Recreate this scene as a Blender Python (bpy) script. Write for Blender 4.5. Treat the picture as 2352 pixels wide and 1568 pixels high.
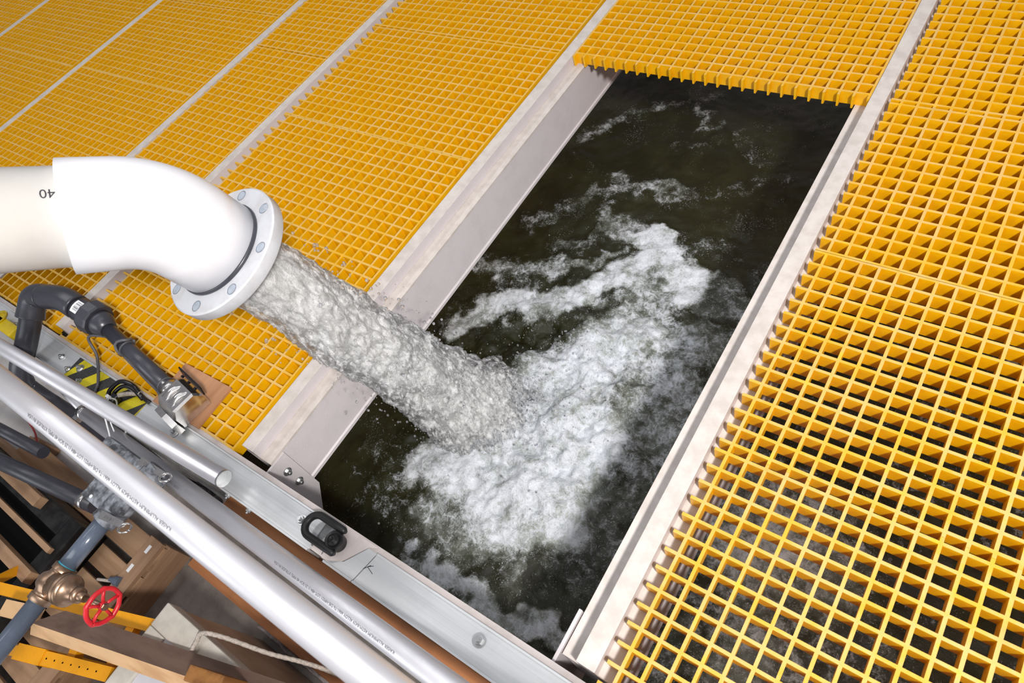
import bpy, bmesh, math, random
from mathutils import Vector as V, Matrix, noise
# ------------------------------------------------------------------ scene, camera, light
for o in list(bpy.data.objects): bpy.data.objects.remove(o)
SC = bpy.context.scene
COL = SC.collection
random.seed(7)
cam = bpy.data.cameras.new('camera'); camo = bpy.data.objects.new('camera', cam); COL.objects.link(camo)
camo.matrix_world = Matrix(((0.812834, -0.327370, 0.481798, 1.222743), (0.526840, 0.766006, -0.368341, -1.673408),
                            (-0.248477, 0.553230, 0.795107, 1.308109), (0, 0, 0, 1)))
cam.sensor_width = 36; cam.lens = 23.797; cam.clip_start = .02
cam.dof.use_dof = True; cam.dof.focus_distance = 1.75; cam.dof.aperture_fstop = 8
SC.camera = camo
w = bpy.data.worlds.new('world'); SC.world = w; w.use_nodes = True
w.node_tree.nodes['Background'].inputs[0].default_value = (.93, .93, 1, 1)
w.node_tree.nodes['Background'].inputs[1].default_value = .27
def area(name, loc, tgt, sx, sy, energy, col=(1, 1, 1)):
    l = bpy.data.lights.new(name, 'AREA'); l.shape = 'RECTANGLE'; l.size = sx; l.size_y = sy; l.energy = energy; l.color = col
    o = bpy.data.objects.new(name, l); COL.objects.link(o); o.location = loc
    o.rotation_euler = (V(tgt) - V(loc)).to_track_quat('-Z', 'Y').to_euler(); return o
area('flash_lamp', (2.5, -2.1, 2.5), (.2, -.7, 0), .30, .30, 150, (1, .96, .93))
area('ceiling_strip_lamp', (.2, .6, 4.6), (.2, .6, 0), .5, 4.5, 34, (.96, .97, 1))
area('ceiling_strip_lamp', (-2.6, -.2, 4.6), (-2.6, -.2, 0), .5, 4.5, 60, (.97, .97, 1))
area('ceiling_strip_lamp', (1.6, -2.6, 4.6), (1.6, -2.6, 0), .6, 3.5, 26, (.96, .97, 1))
area('rear_fill_light', (-1.5, -7, 2.6), (-.3, -1, .3), 4, 3, 120, (.95, .97, 1))  # added soft fill from behind the camera; no door stands there
vs = SC.view_settings; vs.view_transform = 'Standard'; vs.look = 'None'; vs.gamma = 1; vs.exposure = .0; vs.use_curve_mapping = False
SC.cycles.max_bounces = 10; SC.cycles.transmission_bounces = 8; SC.cycles.caustics_refractive = False; SC.cycles.caustics_reflective = False
SC.cycles.use_denoising = True

# ------------------------------------------------------------------ materials
class NT:
    def __init__(s, name):
        s.m = bpy.data.materials.new(name); s.m.use_nodes = True; s.t = s.m.node_tree; s.n = s.t.nodes; s.b = s.n['Principled BSDF']
        s.co = s.n.new('ShaderNodeTexCoord').outputs['Object']
    def new(s, typ, **kw):
        n = s.n.new(typ)
        for k, v in kw.items(): setattr(n, k, v)
        return n
    def lk(s, a, b): s.t.links.new(a, b)
    def noise(s, scale, detail=4, rough=.55, vec=None):
        n = s.new('ShaderNodeTexNoise'); n.inputs['Scale'].default_value = scale; n.inputs['Detail'].default_value = detail
        n.inputs['Roughness'].default_value = rough; s.lk(vec or s.co, n.inputs['Vector']); return n.outputs['Fac']
    def voro(s, scale, feature='F1', vec=None, rnd=1):
        n = s.new('ShaderNodeTexVoronoi', feature=feature); n.inputs['Scale'].default_value = scale
        n.inputs['Randomness'].default_value = rnd
        s.lk(vec or s.co, n.inputs['Vector']); return n.outputs['Distance']
    def ramp(s, fac, lo, hi, a=0, b=1):
        n = s.new('ShaderNodeMapRange', interpolation_type='SMOOTHSTEP'); n.inputs['From Min'].default_value = lo; n.inputs['From Max'].default_value = hi
        n.inputs['To Min'].default_value = a; n.inputs['To Max'].default_value = b; s.lk(fac, n.inputs['Value']); return n.outputs['Result']
    def math(s, op, a, b=None):
        n = s.new('ShaderNodeMath', operation=op)
        for i, x in enumerate((a, b)):
            if x is None: continue
            if isinstance(x, (int, float)): n.inputs[i].default_value = x
            else: s.lk(x, n.inputs[i])
        return n.outputs[0]
    def mix(s, fac, a, b):
        n = s.new('ShaderNodeMix', data_type='RGBA')
        for i, x in ((0, fac), (6, a), (7, b)):
            if isinstance(x, (int, float)): n.inputs[i].default_value = x
            elif isinstance(x, tuple): n.inputs[i].default_value = x + (1,)
            else: s.lk(x, n.inputs[i])
        return n.outputs[2]
    def stretch(s, sx, sy, sz, rz=0):
        n = s.new('ShaderNodeMapping'); n.inputs['Scale'].default_value = (sx, sy, sz); n.inputs['Rotation'].default_value = (0, 0, rz)
        s.lk(s.co, n.inputs['Vector']); return n.outputs['Vector']
    def bump(s, h, strength, dist=.002):
        n = s.new('ShaderNodeBump'); n.inputs['Strength'].default_value = strength; n.inputs['Distance'].default_value = dist
        s.lk(h, n.inputs['Height']); s.lk(n.outputs['Normal'], s.b.inputs['Normal']); return n
    def set(s, **kw):
        for k, v in kw.items():
            i = s.b.inputs[k.replace('_', ' ')]
            if isinstance(v, (int, float)): i.default_value = v
            elif isinstance(v, tuple): i.default_value = v + (1,) if len(v) == 3 else v
            else: s.lk(v, i)
        return s
def plain(name, c, rough=.5, metal=0, var=.18, scale=25, bump=0, bscale=200, c2=None, spec=.5):
    t = NT(name); f = t.noise(scale, 5, .6)
    d = c2 or tuple(x * (1 - var) for x in c)
    t.set(Base_Color=t.mix(t.ramp(f, .35, .7), c, d), Roughness=rough, Metallic=metal, Specular_IOR_Level=spec)
    if bump: t.bump(t.noise(bscale, 3), bump)
    return t.m
def specked(name, c, rough, speck=.5, c2=None, dirt=.25, sc=140):
    # fibreglass with fine white droplets lying on it
    t = NT(name); f = t.noise(14, 6, .65); base = t.mix(t.ramp(f, .4, .75, 0, dirt), c, c2 or tuple(x * .7 for x in c))
    d = t.voro(sc); m = t.math('MULTIPLY', t.ramp(d, .07, .2, 1, 0), t.ramp(t.noise(9, 3), .3, .6)); m = t.math('MULTIPLY', m, speck)
    t.set(Base_Color=t.mix(m, base, (.95, .95, 1)), Roughness=t.math('SUBTRACT', rough, t.math('MULTIPLY', m, .3)))
    t.bump(m, .5, .001); return t.m
def wood(name, c, c2, axis='x', sc=1.0, rough=.65, wet=0):
    t = NT(name); s = {'x': (2, 26, 26), 'y': (26, 2, 26), 'z': (26, 26, 2)}[axis]
    v = t.stretch(*[k * sc for k in s]); f = t.noise(1.0, 6, .6, v); g = t.noise(5, 3)
    col = t.mix(t.ramp(f, .35, .68), c, c2); col = t.mix(t.ramp(g, .55, .7, 0, .35 + wet), col, tuple(x * .45 for x in c2))
    t.set(Base_Color=col, Roughness=rough); t.bump(f, .25, .002); return t.m
def brushed(name, c, rough=.3, axis='x', dark=.75, blot=.0, metal=1):
    t = NT(name); v = t.stretch(*{'x': (1, 60, 60), 'y': (60, 1, 60)}[axis]); f = t.noise(3, 4, .6, v); g = t.noise(6, 6, .65)
    col = t.mix(t.ramp(f, .3, .7), c, tuple(x * dark for x in c)); col = t.mix(t.ramp(g, .5, .75, 0, blot), col, tuple(x * .45 for x in c))
    t.set(Base_Color=col, Metallic=metal, Roughness=t.ramp(t.math('ADD', t.math('MULTIPLY', f, .5), t.math('MULTIPLY', g, .5)), .3, .7, rough * .8, rough * 1.35)); t.bump(f, .06, .001); return t.m
M = {}
t = NT('yellow_fibreglass'); f = t.noise(30, 4, .6); wv = t.noise(1, 3, .5, t.stretch(30, 30, 500))
g = t.ramp(t.noise(3.2, 3), .55, .75, 0, .55)
c = t.mix(t.ramp(f, .35, .7), (.80, .43, .001), (.73, .36, .001)); c = t.mix(t.math('MULTIPLY', t.ramp(wv, .5, .7), .12), c, (.95, .6, .06))
sp = t.math('MULTIPLY', t.ramp(t.voro(300), .04, .14, 1, 0), t.ramp(t.noise(6, 2), .5, .7, 0, .6))
c = t.mix(sp, c, (1, .85, .45)); t.set(Base_Color=c, Roughness=.34); t.bump(wv, .12, .0006); M['yellow'] = t.m
t = NT('gritty_yellow_tread'); f = t.noise(900, 2, .6); g = t.noise(16, 5, .6)
k = t.math('ADD', t.math('MULTIPLY', f, .45), t.math('MULTIPLY', g, .75))
c = t.mix(t.ramp(k, .5, .68), (.68, .375, .02), (.66, .42, .13)); c = t.mix(t.ramp(t.noise(7, 4), .6, .72, 0, .4), c, (.50, .29, .06)); c = t.mix(t.ramp(t.noise(23, 3), .6, .7, 0, .7), c, (.92, .45, .003))
t.set(Base_Color=c, Roughness=.62); t.bump(f, .5, .0008); M['grit'] = t.m
M['beam_top'] = plain('beige_fibreglass', (.60, .55, .51), .55, var=.1, scale=30, c2=(.50, .45, .41))
M['beam_side'] = specked('speckled_fibreglass', (.60, .555, .565), .42, .55)
M['flange'] = specked('beige_tank_flange', (.60, .54, .52), .6, .0, (.30, .25, .22), .5, 120)
M['alu'] = brushed('brushed_aluminium', (.74, .76, .77), .45, 'x', .9, .18, .55)
M['pipe_alu'] = brushed('aluminium_pipe', (.66, .66, .70), .38, 'x', .92, .15, .66)
M['steel'] = plain('stainless_steel', (.72, .70, .68), .22, 1, .15, 40)
M['zinc'] = plain('zinc_bolt', (.62, .63, .63), .3, 1, .2, 60)
M['pvc_white'] = plain('white_pvc', (.80, .80, .83), .28, 0, .05, 8)
M['pvc_cream'] = plain('cream_white_pvc', (.72, .70, .66), .32, 0, .1, 6)
M['pvc_flange'] = plain('pale_grey_pvc', (.60, .62, .66), .4, 0, .22, 18, c2=(.50, .50, .51))
M['pvc_dark'] = plain('dark_grey_pvc', (.045, .047, .06), .3, 0, .2, 30)
M['pvc_blue'] = plain('blue_grey_pvc', (.10, .125, .17), .22, 0, .2, 20)
M['hole'] = plain('grey_blue_plastic', (.40, .45, .52), .5, 0, .25, 60)
M['black'] = plain('black_rubber', (.012, .012, .013), .45, 0, .3, 40)
M['black_gloss'] = plain('black_plastic', (.010, .009, .012), .22, 0, .3, 60)
M['tray'] = plain('black_tray_plastic', (.007, .007, .008), .5, 0, .4, 15, c2=(.026, .026, .026), spec=.25)
M['nylon'] = plain('white_nylon', (.82, .84, .86), .4, 0, .05, 50)
M['ink'] = plain('grey_ink', (.16, .15, .16), .7, 0, .3, 300)
M['ink_black'] = plain('black_ink', (.02, .02, .03), .6, 0, .2, 300)
M['tape_y'] = plain('yellow_tape', (.72, .60, .01), .5, 0, .15, 300)
M['tape_k'] = plain('black_tape', (.018, .018, .018), .55, 0, .4, 200, c2=(.06, .06, .06))
M['ply'] = wood('plywood', (.52, .27, .14), (.34, .155, .075), 'y', .5)
M['lumber'] = wood('pale_lumber', (.66, .42, .22), (.50, .28, .13), 'x', 1)
M['lumber_end'] = plain('pale_cut_wood', (.75, .56, .34), .75, 0, .2, 60)
M['lumber_brown'] = wood('brown_lumber', (.24, .155, .115), (.15, .09, .065), 'x', .8, .6, .1)  # darker brown tone for the wide faces of the long beam
M['timber'] = wood('orange_brown_timber', (.42, .17, .06), (.25, .09, .03), 'x', .8)
M['pallet'] = wood('pallet_wood', (.38, .235, .14), (.24, .14, .08), 'y', .6)
M['pallet_x'] = wood('pallet_wood_lengthwise', (.42, .26, .15), (.26, .15, .08), 'x', .6)
M['cutwood'] = wood('wet_brown_wood', (.30, .13, .03), (.16, .06, .012), 'z', .8)
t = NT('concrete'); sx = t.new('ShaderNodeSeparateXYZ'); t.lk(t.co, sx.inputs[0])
f = t.noise(7, 6, .65); wet = t.ramp(t.math('ADD', sx.outputs[0], t.math('MULTIPLY', t.noise(2.2, 4, .6), 1.0)), -.05, .35)  # wet masks painted shade: floor colour darkens towards its right side
lit_tone = t.mix(t.ramp(f, .35, .7), (.56, .54, .53), (.44, .42, .41)); shade_tone = t.mix(t.ramp(f, .35, .7), (.20, .175, .155), (.115, .10, .09))
t.set(Base_Color=t.mix(wet, lit_tone, shade_tone), Roughness=.75); t.bump(t.noise(90, 4), .3); M['concrete'] = t.m
M['bronze'] = plain('bronze', (.42, .28, .19), .36, .9, .35, 30, .1, 120)
M['red'] = plain('red_paint', (.62, .018, .028), .4, 0, .2, 50)
M['scaffold'] = plain('orange_yellow_paint', (.80, .34, .004), .4, 0, .12, 20)
M['sticker'] = plain('red_sticker', (.60, .08, .03), .5, 0, .2, 90)
M['poly'] = plain('grey_polypropylene', (.03, .033, .038), .5, 0, .3, 34, c2=(.30, .32, .36))
M['teflon'] = plain('pale_blue_tape', (.05, .36, .50), .5, 0, .3, 90)
M['tote'] = plain('translucent_white_plastic', (.60, .56, .49), .35, 0, .15, 30, c2=(.52, .48, .42))
M['tote_lid'] = plain('milky_plastic', (.62, .61, .64), .25, 0, .08, 10)
M['tote_side'] = plain('stained_plastic', (.50, .38, .28), .35, 0, .3, 7, c2=(.34, .23, .15))
M['rope'] = plain('grey_white_rope', (.55, .48, .42), .8, 0, .4, 150)
M['rag'] = plain('grey_rag', (.34, .30, .29), .9, 0, .4, 60, .8, 300)
M['conduit'] = plain('grey_ribbed_conduit', (.20, .19, .18), .5, 0, .3, 40)
M['grey_cable'] = plain('grey_cable', (.09, .09, .10), .45, 0, .2, 60)
M['red_wire'] = plain('red_wire', (.30, .02, .02), .4, 0, .2, 60)
M['case'] = plain('yellow_plastic', (.62, .45, .01), .3, 0, .15, 40)
M['dark'] = plain('dark_gap', (.003, .003, .003), .7, 0, .2, 40, spec=.08)

# water
t = NT('dark_tank_water'); a = t.new('ShaderNodeAttribute', attribute_name='foam').outputs['Fac']
warp = t.new('ShaderNodeVectorMath', operation='MULTIPLY_ADD'); nn = t.new('ShaderNodeTexNoise'); nn.inputs['Scale'].default_value = 26; nn.inputs['Detail'].default_value = 5
t.lk(t.co, nn.inputs['Vector']); t.lk(nn.outputs['Color'], warp.inputs[0]); warp.inputs[1].default_value = (.045, .045, .045); t.lk(t.co, warp.inputs[2])
n1 = t.noise(26, 10, .72, warp.outputs[0]); n2 = t.noise(150, 5, .7); n3 = t.noise(9, 4, .6); n4 = t.noise(420, 3, .6)
lace = t.ramp(t.voro(62, 'DISTANCE_TO_EDGE', warp.outputs[0]), .0, .22, 1, 0)
k = t.math('ADD', a, t.math('MULTIPLY', t.math('SUBTRACT', n1, .5), 2.1)); k = t.math('ADD', k, t.math('MULTIPLY', t.math('SUBTRACT', t.noise(8, 5, .6, warp.outputs[0]), .5), 1.1)); k = t.math('ADD', k, t.math('MULTIPLY', t.math('SUBTRACT', n2, .5), .75)); k = t.math('ADD', k, t.math('MULTIPLY', t.math('SUBTRACT', n4, .5), .35))
k = t.math('ADD', k, t.math('MULTIPLY', t.math('SUBTRACT', lace, .5), .12))
mask = t.ramp(k, .34, 1.05)
vb = t.voro(185, 'F1', warp.outputs[0]); bub = t.ramp(vb, .12, .30, 1, 0); vb2 = t.voro(95, 'F1', warp.outputs[0]); bub2 = t.ramp(vb2, .07, .15, 1, 0)
near = t.math('MAXIMUM', t.ramp(t.math('ADD', a, t.math('MULTIPLY', t.math('SUBTRACT', n1, .5), 1.5)), .08, .5), t.math('MULTIPLY', t.ramp(t.noise(7, 6, .7, warp.outputs[0]), .54, .64), .6))
spk = t.math('MULTIPLY', t.math('MAXIMUM', bub, bub2), near); spk = t.math('MULTIPLY', spk, t.ramp(n2, .40, .58, .12, 1))
mask = t.math('MAXIMUM', mask, spk)
murk = t.mix(t.ramp(t.math('ADD', a, t.math('MULTIPLY', t.math('SUBTRACT', n1, .5), 1.0)), .22, .9), t.mix(t.ramp(n3, .35, .7), (.013, .013, .005), (.021, .022, .008)), (.27, .295, .255))
foamc = t.mix(t.ramp(n2, .3, .7), (.74, .77, .82), (.55, .585, .63))
t.set(Base_Color=t.mix(mask, murk, foamc), Roughness=t.ramp(mask, 0, 1, .07, .32), IOR=1.33)
h = t.math('ADD', t.math('MULTIPLY', n2, .5), t.math('ADD', t.math('MULTIPLY', bub, t.math('MULTIPLY', near, .6)), t.math('MULTIPLY', n4, t.math('MULTIPLY', mask, .6))))
t.bump(h, .6, .006); M['water'] = t.m
t = NT('clear_tumbling_water'); sv = t.stretch(1, 1, .5); n1 = t.noise(70, 6, .68, sv); n2 = t.noise(300, 3, .6)
t.set(Base_Color=(.93, .935, .94), Roughness=.05, IOR=1.33, Transmission_Weight=.05)
bp_ = t.bump(t.math('ADD', n1, t.math('MULTIPLY', n2, .5)), .8, .010)
tr = t.new('ShaderNodeBsdfTransparent'); tr.inputs[0].default_value = (.96, .97, .97, 1); gl = t.new('ShaderNodeBsdfGlossy'); gl.inputs['Roughness'].default_value = .05; t.lk(bp_.outputs[0], gl.inputs['Normal'])
fr = t.new('ShaderNodeFresnel'); fr.inputs['IOR'].default_value = 1.22; t.lk(bp_.outputs[0], fr.inputs['Normal'])
m1 = t.new('ShaderNodeMixShader'); t.lk(fr.outputs[0], m1.inputs[0]); t.lk(tr.outputs[0], m1.inputs[1]); t.lk(gl.outputs[0], m1.inputs[2])
m2 = t.new('ShaderNodeMixShader'); t.lk(t.ramp(n1, .42, .64, .08, .75), m2.inputs[0]); t.lk(m1.outputs[0], m2.inputs[1]); t.lk(t.b.outputs[0], m2.inputs[2])
t.lk(m2.outputs[0], t.n['Material Output'].inputs['Surface']); M['jet'] = t.m
t = NT('aerated_water'); n1 = t.noise(46, 6, .7, t.stretch(1, 1, .45)); n2 = t.noise(190, 4, .65)
k = t.math('ADD', t.math('MULTIPLY', n1, .7), t.math('MULTIPLY', n2, .3))
t.set(Base_Color=t.mix(t.ramp(k, .38, .6), (.80, .79, .76), (.97, .97, .97)), Roughness=.3)
t.bump(k, .6, .008); M['aerated'] = t.m
t = NT('water_drop'); t.set(Base_Color=(.95, .96, 1), Roughness=.03, IOR=1.33, Transmission_Weight=.85); M['drop'] = t.m

# ------------------------------------------------------------------ mesh helpers
def nbm(): return bmesh.new()
def face(bm, vs_, mi=0, sm=False):
    try: f = bm.faces.new(vs_)
    except ValueError: return None
    f.material_index = mi; f.smooth = sm; return f
def box(bm, a, b, mi=0, bev=0, rot=None, top=None):
    x0, y0, z0 = a; x1, y1, z1 = b
    p = [V((x, y, z)) for z in (z0, z1) for y in (y0, y1) for x in (x0, x1)]
    if rot: c, R_ = rot; p = [c + R_ @ (q - c) for q in p]
    v = [bm.verts.new(q) for q in p]; fs = []
    for q in ((0, 2, 3, 1), (4, 5, 7, 6), (0, 1, 5, 4), (2, 6, 7, 3), (0, 4, 6, 2), (1, 3, 7, 5)): fs.append(face(bm, [v[i] for i in q], mi))
    if top is not None: fs[1].material_index = top
    if bev: bmesh.ops.bevel(bm, geom=list({e for f in fs for e in f.edges}), offset=bev, segments=2, affect='EDGES', profile=.6)
    return v
def prism(bm, poly, d, mi=0):
    # closed polygon (list of V) extruded by vector d
    a = [bm.verts.new(p) for p in poly]; b = [bm.verts.new(p + d) for p in poly]; n = len(a)
    face(bm, a[::-1], mi); face(bm, b, mi)
    for i in range(n): face(bm, [a[i], a[(i + 1) % n], b[(i + 1) % n], b[i]], mi)
def frames(pts):
    pts = [V(p) for p in pts]; n = len(pts); T = []
    for i in range(n): T.append((pts[min(i + 1, n - 1)] - pts[max(i - 1, 0)]).normalized())
    u = T[0].cross(V((0, 0, 1)));  u = u if u.length > .05 else T[0].cross(V((1, 0, 0)))
    u.normalize(); out = []
    for i in range(n):
        u = (u - T[i] * u.dot(T[i])).normalized(); out.append((pts[i], T[i], u, T[i].cross(u)))
    return out
def tube(bm, pts, r, n=20, cap=True, mi=0, sq=None):
    rr = r if isinstance(r, (list, tuple)) else [r] * len(pts); rings = []
    for (p, T, u, w_), q in zip(frames(pts), rr):
        rings.append([bm.verts.new(p + (u * math.cos(2 * math.pi * k / n) + w_ * math.sin(2 * math.pi * k / n)) * q) for k in range(n)])
    for a, b in zip(rings, rings[1:]):
        for k in range(n): face(bm, [a[k], a[(k + 1) % n], b[(k + 1) % n], b[k]], mi, True)
    if cap: face(bm, rings[0][::-1], mi); face(bm, rings[-1], mi)
    return rings
def lathe(bm, p, ax, prof, n=32, mi=0, smooth=True):
    # prof: list of (distance along axis, radius); sharp where a point repeats
    ax = V(ax).normalized(); u = ax.cross(V((0, 0, 1))); u = u if u.length > .05 else ax.cross(V((1, 0, 0))); u.normalize(); w_ = ax.cross(u); p = V(p); rings = []
    for d, r in prof: rings.append([bm.verts.new(p + ax * d + (u * math.cos(2 * math.pi * k / n) + w_ * math.sin(2 * math.pi * k / n)) * r) for k in range(n)])
    for i, (a, b) in enumerate(zip(rings, rings[1:])):
        if prof[i] == prof[i + 1]: continue
        for k in range(n): face(bm, [a[k], a[(k + 1) % n], b[(k + 1) % n], b[k]], mi, smooth)
    if prof[0][1] > 1e-5: face(bm, rings[0][::-1], mi)
    if prof[-1][1] > 1e-5: face(bm, rings[-1], mi)
def arc(c, a, b, r, ang0, ang1, n=10): return [V(c) + V(a) * r * math.cos(ang0 + (ang1 - ang0) * i / n) + V(b) * r * math.sin(ang0 + (ang1 - ang0) * i / n) for i in range(n + 1)]
def bez(pts, n=8):
    P = [V(p) for p in pts]; P = [P[0] * 2 - P[1]] + P + [P[-1] * 2 - P[-2]]; out = []
    for i in range(1, len(P) - 2):
        for k in range(n):
            t_ = k / n; a, b, c_, d = P[i - 1], P[i], P[i + 1], P[i + 2]
            out.append(.5 * ((2 * b) + (c_ - a) * t_ + (2 * a - 5 * b + 4 * c_ - d) * t_ * t_ + (3 * b - a - 3 * c_ + d) * t_ ** 3))
    return out + [P[-2]]
def root(name, label, cat, loc, group=None, kind=None):
    o = bpy.data.objects.new(name, None); o.empty_display_size = .05; COL.objects.link(o); o.location = loc; o['label'] = label; o['category'] = cat
    if group: o['group'] = group
    if kind: o['kind'] = kind
    return o
def wpos(o):
    p = V(o.location); q = o.parent
    while q: p += V(q.location); q = q.parent
    return p
def part(name, bm, mats, parent=None, label=None, origin=None, normals=True):
    if normals: bmesh.ops.recalc_face_normals(bm, faces=bm.faces)
    me = bpy.data.meshes.new(name)
    org = V(origin) if origin is not None else (wpos(parent) if parent else V((0, 0, 0)))
    if origin is None and parent is None and len(bm.verts):
        lo = V([min(v.co[i] for v in bm.verts) for i in range(3)]); hi = V([max(v.co[i] for v in bm.verts) for i in range(3)])
        org = V(((lo.x + hi.x) / 2, (lo.y + hi.y) / 2, lo.z))
    bm.transform(Matrix.Translation(-org)); bm.to_mesh(me); bm.free()
    for m in (mats if isinstance(mats, (list, tuple)) else [mats]): me.materials.append(M[m] if isinstance(m, str) else m)
    o = bpy.data.objects.new(name, me); COL.objects.link(o)
    if parent: o.parent = parent; o.location = org - wpos(parent)
    else: o.location = org
    if label: o['label'] = label
    return o
def tag(o, label, cat, group=None, kind=None):
    o['label'] = label; o['category'] = cat
    if group: o['group'] = group
    if kind: o['kind'] = kind
    return o
def struct(name, bm, mats): o = part(name, bm, mats); o['kind'] = 'structure'; return o
def nut(bm, p, ax, r, h, mi=0): lathe(bm, p, ax, [(0, r), (h, r)], 6, mi, False)
def bolt(parent, p, ax=(0, 0, 1), s=1.0, name='bolt'):
    bm = nbm(); lathe(bm, p, ax, [(0, .0125 * s), (.002 * s, .0125 * s), (.002 * s, .0125 * s), (.0022 * s, .006 * s)], 20); nut(bm, V(p) + V(ax) * .002 * s, ax, .0085 * s, .0065 * s)
    lathe(bm, V(p) + V(ax) * .0085 * s, ax, [(0, .0045 * s), (.006 * s, .0045 * s)], 12)
    return part(name, bm, 'zinc', parent)
def text_mesh(s, size, ext=0):
    cu = bpy.data.curves.new('lettering', 'FONT'); cu.body = s; cu.size = size; cu.align_x = 'LEFT'; cu.align_y = 'CENTER'; cu.resolution_u = 3
    o = bpy.data.objects.new('lettering', cu); COL.objects.link(o); dg = bpy.context.evaluated_depsgraph_get(); dg.update()
    me = bpy.data.meshes.new_from_object(o.evaluated_get(dg)); bpy.data.objects.remove(o); bpy.data.curves.remove(cu); return me
def text_bm(s, size, fn):
    me = text_mesh(s, size); bm = nbm(); bm.from_mesh(me); bpy.data.meshes.remove(me)
    bmesh.ops.subdivide_edges(bm, edges=[e for e in bm.edges if e.calc_length() > size * .25], cuts=2, use_grid_fill=False)
    for v in bm.verts: v.co = fn(v.co.x, v.co.y)
    return bm

# ------------------------------------------------------------------ the setting
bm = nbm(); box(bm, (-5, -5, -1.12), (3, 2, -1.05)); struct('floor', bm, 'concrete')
bm = nbm(); box(bm, (-4.6, -1.646, -1.05), (2.4, -1.6285, -.012)); box(bm, (-4.6, -1.6460, -.012), (2.4, -1.626, -.003)); struct('wall_near', bm, 'flange')
bm = nbm(); box(bm, (-4.6, 1.0, -1.05), (2.4, 1.03, -.05)); struct('wall_far', bm, 'flange')

# ------------------------------------------------------------------ support beams
def beam(x0, x1, label, clip=None):
    r = root('support_beam', label, 'beam', ((x0 + x1) / 2, -.3, -.21), 'beige beams between the gratings')
    ya, yb = -1.605, .99
    bm = nbm(); box(bm, (x0, ya, -.0382), (x1, yb, 0), 1, .0012)
    for f in bm.faces:
        if f.normal.z > .9: f.material_index = 0
    part('rib', bm, ['beam_top', 'beam_side'], r)
    a, b = x0 - .037, x1 + .037; W = .006
    bm = nbm(); box(bm, (a, ya, -.0462), (b, yb, -.0382), 0, .001); part('ledge', bm, 'beam_top', r)
    bm = nbm()
    for s, xw in ((-1, a + .002), (1, b - .002)):
        # web outline: flat with two shallow rolled ribs
        prof = [(0, -.0462), (0, -.085), (-.004, -.095), (-.004, -.108), (0, -.118), (0, -.150), (0, -.21)] if s > 0 and x0 > .5 else [(0, -.0462), (0, -.1), (0, -.196), (.004, -.2), (.004, -.21)]
        poly = [V((xw + s * p, ya, z)) for p, z in prof] + [V((xw + s * (p - W), ya, z)) for p, z in prof[::-1]]
        prism(bm, poly, V((0, yb - ya, 0)))
    box(bm, (a + .004, ya, -.21), (b - .004, yb, -.204)); part('web', bm, 'beam_side', r)
    return r
b0 = beam(-.045, -.005, 'beige fibreglass beam crossed by the water jet, along the left of the open bay')
b1 = beam(.9185, .957, 'beige fibreglass beam along the right of the open bay')
beam(-.992, -.954, 'beige beam whose top strip passes under the white pipe elbow')
beam(-1.475, -1.437, 'beige beam strip left of the half-width grating row')
beam(-2.41, -2.372, 'thin beige beam strip with an equally wide grating row on each side, further up left')
beam(-3.36, -3.322, 'thin beige beam strip across the far top left corner of the picture')
bm = nbm(); prism(bm, [V((.031, y, z)) for y, z in ((-1.563, -.047), (-1.626, -.047), (-1.626, -.345), (-1.565, -.235))], V((.006, 0, 0)))
cl = part('clip_plate', bm, 'beam_side', b0)
bolt(cl, (.037, -1.5935, -.102), (1, 0, 0), .95); bolt(cl, (.037, -1.5935, -.162), (1, 0, 0), .95)
bm = nbm(); box(bm, (.872, -1.626, -.30), (.879, -1.52, -.03), 0, .001); part('clip_plate', bm, 'beam_side', b1)

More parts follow.
